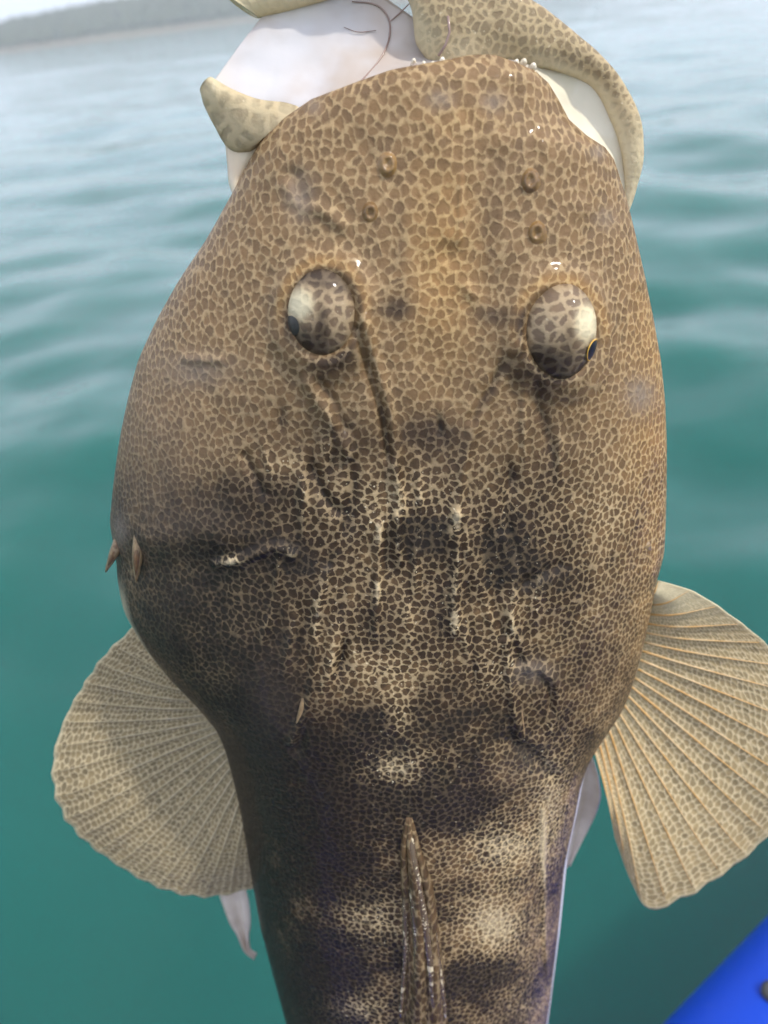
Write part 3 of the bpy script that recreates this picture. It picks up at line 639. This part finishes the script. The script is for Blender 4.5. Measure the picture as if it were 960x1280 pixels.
# ---- pectoral fins
def pectoral(roots, tips, n_rays, z0, z1, raymat, tint, cup):
    per = 8; nU, nW = n_rays * per + 1, 60
    a = resample(roots, nU); b_ = resample(tips, nU)
    u = np.linspace(0, n_rays, nU); s = np.linspace(0, 1, nW)
    Vf = np.zeros((nU, nW, 3)); frac = np.abs((u % 1) - 0.5) * 2         # 1 at a ray
    for i in range(nU):
        A_, B_ = loc(*a[i], z0), loc(*b_[i], z1)
        ext = 1 - 0.012 * (1 - frac[i]) + 0.003 * math.sin(i * 0.9)
        f_ = u[i] / n_rays
        for j in range(nW):
            q_ = s[j] * ext; p = A_ + (B_ - A_) * q_
            p[2] += cup * math.sin(math.pi * q_ * 0.9) + 0.0005 * (frac[i] - 0.5) * min(1, q_ * 3) + 0.0016 * q_ * q_ * math.sin(f_ * 17) + 0.0012 * math.sin(q_ * 5 + f_ * 6)
            Vf[i, j] = p
    W = Vf.reshape(-1, 3); ss_ = np.tile(s, nU); uu_ = np.repeat(u, nW)
    pc = np.stack([uu_ * 3.0, ss_ * 30, 0.3 * np.sin(uu_)], 1)
    at_ = skin_attrs(len(W), pc, warm=tint['warm'], pale=np.clip(tint['pale'] + 0.35 * sstep(0.94, 1.0, ss_), 0, 1), linew=tint['linew'], dark=tint['dark'] - 0.1 * ss_,
                     cream=np.clip(0.7 * sstep(0.965, 1.0, ss_) + tint['top'] * sstep(3.6, 0.0, uu_) + 0.25 * sstep(0.25, 0.0, ss_), 0, 0.9), mott=0.3, grey=tint['grey'])
    fin = mesh_obj('pectoral_fin', W, grid_faces(nU, nW), FIN, fish, at_)
    md_ = fin.modifiers.new('thickness', 'SOLIDIFY'); md_.thickness = 0.0005; md_.offset = 0
    for k in range(n_rays + 1):
        i = min(k * per, nU - 1); P = Vf[i, 2:-2:3].copy(); P[:, 2] += 0.0003
        V_, f_ = tube(P, [2.0 * PXM, 1.5 * PXM, 1.1 * PXM, 0.6 * PXM], 6, 0.7); mesh_obj('fin_ray', V_, f_, raymat, fin)
    return fin
pectoral([(275, 850), (272, 880), (285, 905), (305, 940), (318, 975)],
         [(166, 783), (132, 815), (104, 855), (83, 892), (70, 930), (69, 965), (80, 1002), (100, 1037), (128, 1067), (165, 1091), (205, 1106), (250, 1117), (284, 1119), (316, 1114)],
         18, -.036, -.033, RAYL, dict(warm=0.15, pale=0.1, linew=0.03, dark=-0.1, grey=0.03, top=0.0), 0.004)
pectoral([(800, 742), (797, 790), (785, 840), (765, 890), (742, 932)],
         [(822, 725), (868, 738), (918, 771), (966, 813), (1003, 870), (1015, 930), (1003, 985), (968, 1034), (928, 1074), (872, 1108), (835, 1124), (812, 1134), (792, 1108), (770, 1050)],
         18, -.034, -.026, RAYM, dict(warm=0.6, pale=0.25, linew=0.05, dark=-0.3, grey=0.0, top=0.85), 0.004)  # right fin's paler tint and upper band stand in for backlight

# ---- pelvic fins
def blade(name, ca, cb, za, zb, n=30, k=10, mat=PELVIC, thick=0.0008):
    a, b_ = resample(ca, n), resample(cb, n); P = []
    for i in range(n):
        A_, B_ = loc(*a[i], za + (zb - za) * i / n), loc(*b_[i], za + (zb - za) * i / n)
        for s in np.linspace(0, 1, k): p = A_ + (B_ - A_) * s; p[2] += 0.0012 * math.sin(s * 9) + 0.001 * math.sin(math.pi * s); P.append(p)
    o = mesh_obj(name, P, grid_faces(n, k), mat, fish); md_ = o.modifiers.new('thickness', 'SOLIDIFY'); md_.thickness = thick; md_.offset = 0; return o
blade('pelvic_fin', [(262, 1085), (276, 1122), (287, 1152), (296, 1166), (306, 1186), (318, 1196)], [(300, 1085), (310, 1120), (313, 1150), (311, 1168), (313, 1184), (321, 1190)], -.046, -.046)
blade('pelvic_fin', [(720, 940), (715, 985), (712, 1030), (706, 1082)], [(738, 940), (748, 975), (746, 1010), (712, 1078)], -.046, -.046)

# ---- first dorsal fin, spines folded back along the midline
dm = []
dl = [(509, 1022), (503, 1060), (504, 1110), (506, 1160), (504, 1220), (498, 1290), (494, 1360)]; dr = [(514, 1022), (524, 1060), (540, 1110), (548, 1160), (556, 1220), (562, 1290), (566, 1360)]
a, b_ = resample(dl, 60), resample(dr, 60)
for i in range(60):
    for s in np.linspace(0, 1, 16):
        x, y = a[i] + (b_[i] - a[i]) * s; y2 = min(y, 1278)
        p = surf(x, y2); q_ = loc(x, y, p[2]); q_[2] += 0.0032 * math.sin(math.pi * s) ** 0.7 * min(1, i / 14) + 0.0011 * math.sin(s * 15 + i * .07) * min(1, i / 10) - 0.0004; dm.append(q_)
dm = np.array(dm)
dfin = mesh_obj('dorsal_fin', dm, grid_faces(60, 16), SKIN, fish, skin_attrs(len(dm), dm * np.array([1.3, 0.55, 0]) / 0.0024, dark=0.6, mott=0.7, pale=0.12, linew=0.0))
md = dfin.modifiers.new('thickness', 'SOLIDIFY'); md.thickness = 0.0006; md.offset = -1
m = N('banded_spine'); pat = m.attr('pat', True); n1 = m.noise(pat, 1.0, 2); n2 = m.noise(pat, 3.5, 3)
c = m.mix(m.math('MAXIMUM', m.ss(0.56, 0.70, n1), m.ss(0.60, 0.68, n2)), (0.10, 0.066, 0.038), (0.60, 0.50, 0.33)); BAND = m.end(m.bsdf(c, 0.2, 0.5, m.bump(n2, 0.0006, 0.6), Coat_Weight=0.6, Coat_Roughness=0.07))
for pts, r, dz in (([(511, 1024), (515, 1062), (523, 1110), (532, 1160), (539, 1220), (544, 1278)], 7.5, .0026), ([(511, 1072), (517, 1125), (521, 1180), (520, 1230), (517, 1278)], 6.5, .0024),
                   ([(526, 1100), (538, 1140), (546, 1190), (553, 1240), (557, 1278)], 5, .0014), ([(504, 1085), (506, 1130), (507, 1180), (504, 1230), (500, 1278)], 5, .0012)):
    P = np.array([surf(*q_, dz * min(1, i_ / 8) - 0.001 * max(0, 1 - i_ / 4)) for i_, q_ in enumerate(resample(pts, 26))]); P = resample(P[::3], 30); V_, f_ = tube(P, [r * PXM * .7, r * PXM, r * PXM * .8, r * PXM * .6], 8)
    mesh_obj('fin_spine', V_, f_, BAND, dfin, {'pat': V_ / 0.0045})

# ---- fins below the frame: second dorsal, anal and tail fin
Yt = Yrow[-1]; cxt = (XL[-1] + XR[-1]) / 2; zt = (zd[-1] + zv[-1]) / 2
TV = []
for i in range(25):
    f_ = i / 24 * 2 - 1
    for j in range(20):
        s = j / 19; TV.append((cxt + 0.0018 * math.sin(i * 1.6) * s, Yt + 0.008 - s * (0.085 - 0.012 * (1 - abs(f_)) - 0.01 * f_ * f_), zt + f_ * (0.008 + 0.040 * s)))
TV = np.array(TV); o = mesh_obj('tail_fin', TV, grid_faces(25, 20), FIN, fish, skin_attrs(len(TV), TV[:, [1, 2, 0]] / 0.0035, dark=0.4, mott=1.2, pale=0.2, linew=0.05)); md = o.modifiers.new('thickness', 'SOLIDIFY'); md.thickness = 0.0008; md.offset = 0
for nm, zsgn in (('second_dorsal_fin', 1), ('anal_fin', -1)):
    SV = []
    for i in range(31):
        f_ = i / 30; Yi = Yend - 0.03 - 0.16 * f_; k = int(np.argmin(np.abs(Yrow - Yi))); zb = (zd if zsgn > 0 else zv)[k]; xb = (XL[k] + XR[k]) / 2; hgt = 0.03 * (1 - 0.55 * f_) * min(1, 0.4 + 4 * f_)
        for j in range(8):
            s = j / 7; SV.append((xb + 0.001 * math.sin(i * 2.0) * s + 0.004 * s, Yi - 0.012 * s, zb + zsgn * (hgt * s - 0.003)))
    SV = np.array(SV); o = mesh_obj(nm, SV, grid_faces(31, 8), FIN, fish, skin_attrs(len(SV), SV[:, [1, 2, 0]] / 0.0035, dark=0.3, mott=0.8, pale=0.3, linew=0.1)); md = o.modifiers.new('thickness', 'SOLIDIFY'); md.thickness = 0.0006; md.offset = 0

# ------------------------------------------------------------------ the kayak under the photographer
GZ = 0.26
def onplane(x, y, z):
    d = wdir(x, y); k = (z - CAMZ) / d.z; return np.array([d.x * k, d.y * k, z])
g0, g1 = onplane(838, 1280, GZ), onplane(960, 1152, GZ)
ad = (g1 - g0); ad /= np.linalg.norm(ad)                 # along the hull
nrm_ = np.array([ad[1], -ad[0], 0])                       # towards the hull's middle
HALF, LEN = 0.38, 3.2
ctr = g0 + nrm_ * (HALF - 0.018); ctr[2] = 0
print('KAYAK', g0, g1, ad, nrm_)
kay = empty('kayak', Matrix(((ad[0], nrm_[0], 0, ctr[0]), (ad[1], nrm_[1], 0, ctr[1]), (0, 0, 1, 0), (0, 0, 0, 1))))
tag(kay, 'bright blue plastic kayak floating at the lower corner below the fish', 'kayak')
m = N('blue_plastic'); tc = m.n('TexCoord').outputs['Object']; n1 = m.noise(tc, 5, 4, 0.6); n2 = m.noise(tc, 260, 3)
c = m.mix(n1, (0.003, 0.034, 0.32), (0.004, 0.045, 0.40)); scr = m.ss(0.62, 0.72, m.noise(tc, 30, 5, 0.7, distort=2.0))
c = m.mix(m.math('MULTIPLY', scr, 0.12), c, (0.2, 0.3, 0.7))
BLUE = m.end(m.bsdf(c, 0.5, 0.2, m.bump(n2, 0.0006, 0.35)))
BLACK = plain('black_rubber', (0.02, 0.02, 0.022), 0.6)
GREYP = plain('grey_plastic', (0.12, 0.12, 0.13), 0.5)
ks = np.linspace(-1, 1, 121); prof2 = []   # (across, height): rounded rim, deck recess, outer hull to keel
half_prof = [(0.0, 0.17), (0.25, 0.172), (0.48, 0.178), (0.60, 0.20), (0.68, 0.238), (0.76, 0.258), (0.86, 0.262), (0.94, 0.25), (0.985, 0.222), (1.0, 0.185), (0.985, 0.12), (0.93, 0.05), (0.80, -0.02), (0.55, -0.07), (0.25, -0.09), (0.0, -0.095)]
full = [(x, z) for x, z in half_prof] + [(-x, z) for x, z in half_prof[-2:0:-1]]
KV = []
for k in ks:
    wk = HALF * max(0.02, (1 - abs(k) ** 2.6)) ** 0.75; rise = 0.16 * abs(k) ** 4
    for x, z in full:
        zz = z + rise
        if z < 0.0: zz = z * (1 - abs(k) ** 3) + rise
        if abs(x) < 0.7 and z > 0.1: zz += 0.075 * sstep(0.55, 0.75, abs(k)) * (1 - abs(x) / 0.7)
        KV.append((k * LEN / 2, x * wk, zz))
npf = len(full)
hull = mesh_obj('hull', KV, [tuple(f) for f in grid_faces(len(ks), npf, True)] + [tuple(range(npf)), tuple(range(len(KV) - 1, len(KV) - npf - 1, -1))], BLUE, kay)
md = hull.modifiers.new('sub', 'SUBSURF'); md.levels = 1; md.render_levels = 2
def lathe(name, prof_, n, at_, mat, parent):
    vs_ = [(at_[0] + r * math.cos(2 * math.pi * k / n), at_[1] + r * math.sin(2 * math.pi * k / n), at_[2] + z) for r, z in prof_ for k in range(n)]
    return mesh_obj(name, vs_, [tuple(f) for f in grid_faces(len(prof_), n, True)] + [tuple(range((len(prof_) - 1) * n, len(prof_) * n))], mat, parent)
Mi = np.array(kay.matrix_world.inverted())
dk_ = onplane(968, 1238, 0.262); lk = (Mi @ np.append(dk_, 1))[:3]
lathe('deck_fitting', [(0.008, -0.006), (0.008, 0.002), (0.006, 0.003), (0.004, 0.003), (0.003, 0.001), (0.001, 0.001)], 24, (lk[0], lk[1], 0.258), BLACK, kay)
for xx in (0.95, -1.0): lathe('hatch', [(0.11, -0.03), (0.11, 0.02), (0.10, 0.028), (0.03, 0.03), (0.02, 0.04), (0.001, 0.04)], 36, (xx, 0, 0.23), BLACK, kay)
for xx in (-0.35, 0.45):
    for yy in (-0.11, 0.11): lathe('scupper', [(0.026, -0.004), (0.026, 0.008), (0.018, 0.008), (0.016, -0.002), (0.001, -0.002)], 20, (xx, yy, 0.176), BLACK, kay)
# moulded seat pad and back band
def rbox(name, c_, s_, mat, parent, bev=0.02, rot=0):
    x, y, z = [v / 2 for v in s_]; vs_ = [(sx_ * x, sy_ * y, sz_ * z) for sx_ in (-1, 1) for sy_ in (-1, 1) for sz_ in (-1, 1)]
    o = mesh_obj(name, vs_, [(0, 1, 3, 2), (4, 6, 7, 5), (0, 4, 5, 1), (2, 3, 7, 6), (0, 2, 6, 4), (1, 5, 7, 3)], mat, parent); o.location = c_; o.rotation_euler = (0, rot, 0)
    b2 = o.modifiers.new('bevel', 'BEVEL'); b2.width = bev; b2.segments = 3; return o
rbox('seat_pad', (-0.35 - 0.25, 0, 0.20), (0.42, 0.38, 0.05), BLACK, kay); rbox('seat_back', (-0.35 - 0.48, 0, 0.36), (0.05, 0.40, 0.30), BLACK, kay, rot=-0.2)
for sgn in (1, -1):
    P = resample([(sgn * 1.40, 0, 0.335), (sgn * 1.47, 0, 0.40), (sgn * 1.54, 0, 0.395), (sgn * 1.565, 0, 0.33)], 16); V_, f_ = tube(P, [0.011] * 3, 8, 1, (0, 1, 0)); mesh_obj('carry_handle', V_, f_, BLACK, kay)

PAD = plain('bounce_pad_dark', (0.10, 0.095, 0.09), 0.8)
rbox('added_bounce_pad', (0.25, 0, 0.186), (1.15, 0.40, 0.012), PAD, kay, 0.004)  # unseen pad added over the deck to cut blue bounce

# ------------------------------------------------------------------ sea haze
hz = rbox('haze', (0, 0, 55), (8700, 8700, 114), None, None, 0.0); hz.modifiers.clear()
m = N('haze_air'); pv_ = m.n('VolumePrincipled'); pv_.inputs['Color'].default_value = (0.93, 0.95, 1.0, 1); pv_.inputs['Density'].default_value = 0.00062; pv_.inputs['Anisotropy'].default_value = 0.2
m.l(pv_.outputs[0], m.out.inputs['Volume']); hz.data.materials.append(m.m); hz['kind'] = 'stuff'; tag(hz, 'pale sea haze in the air', 'haze')
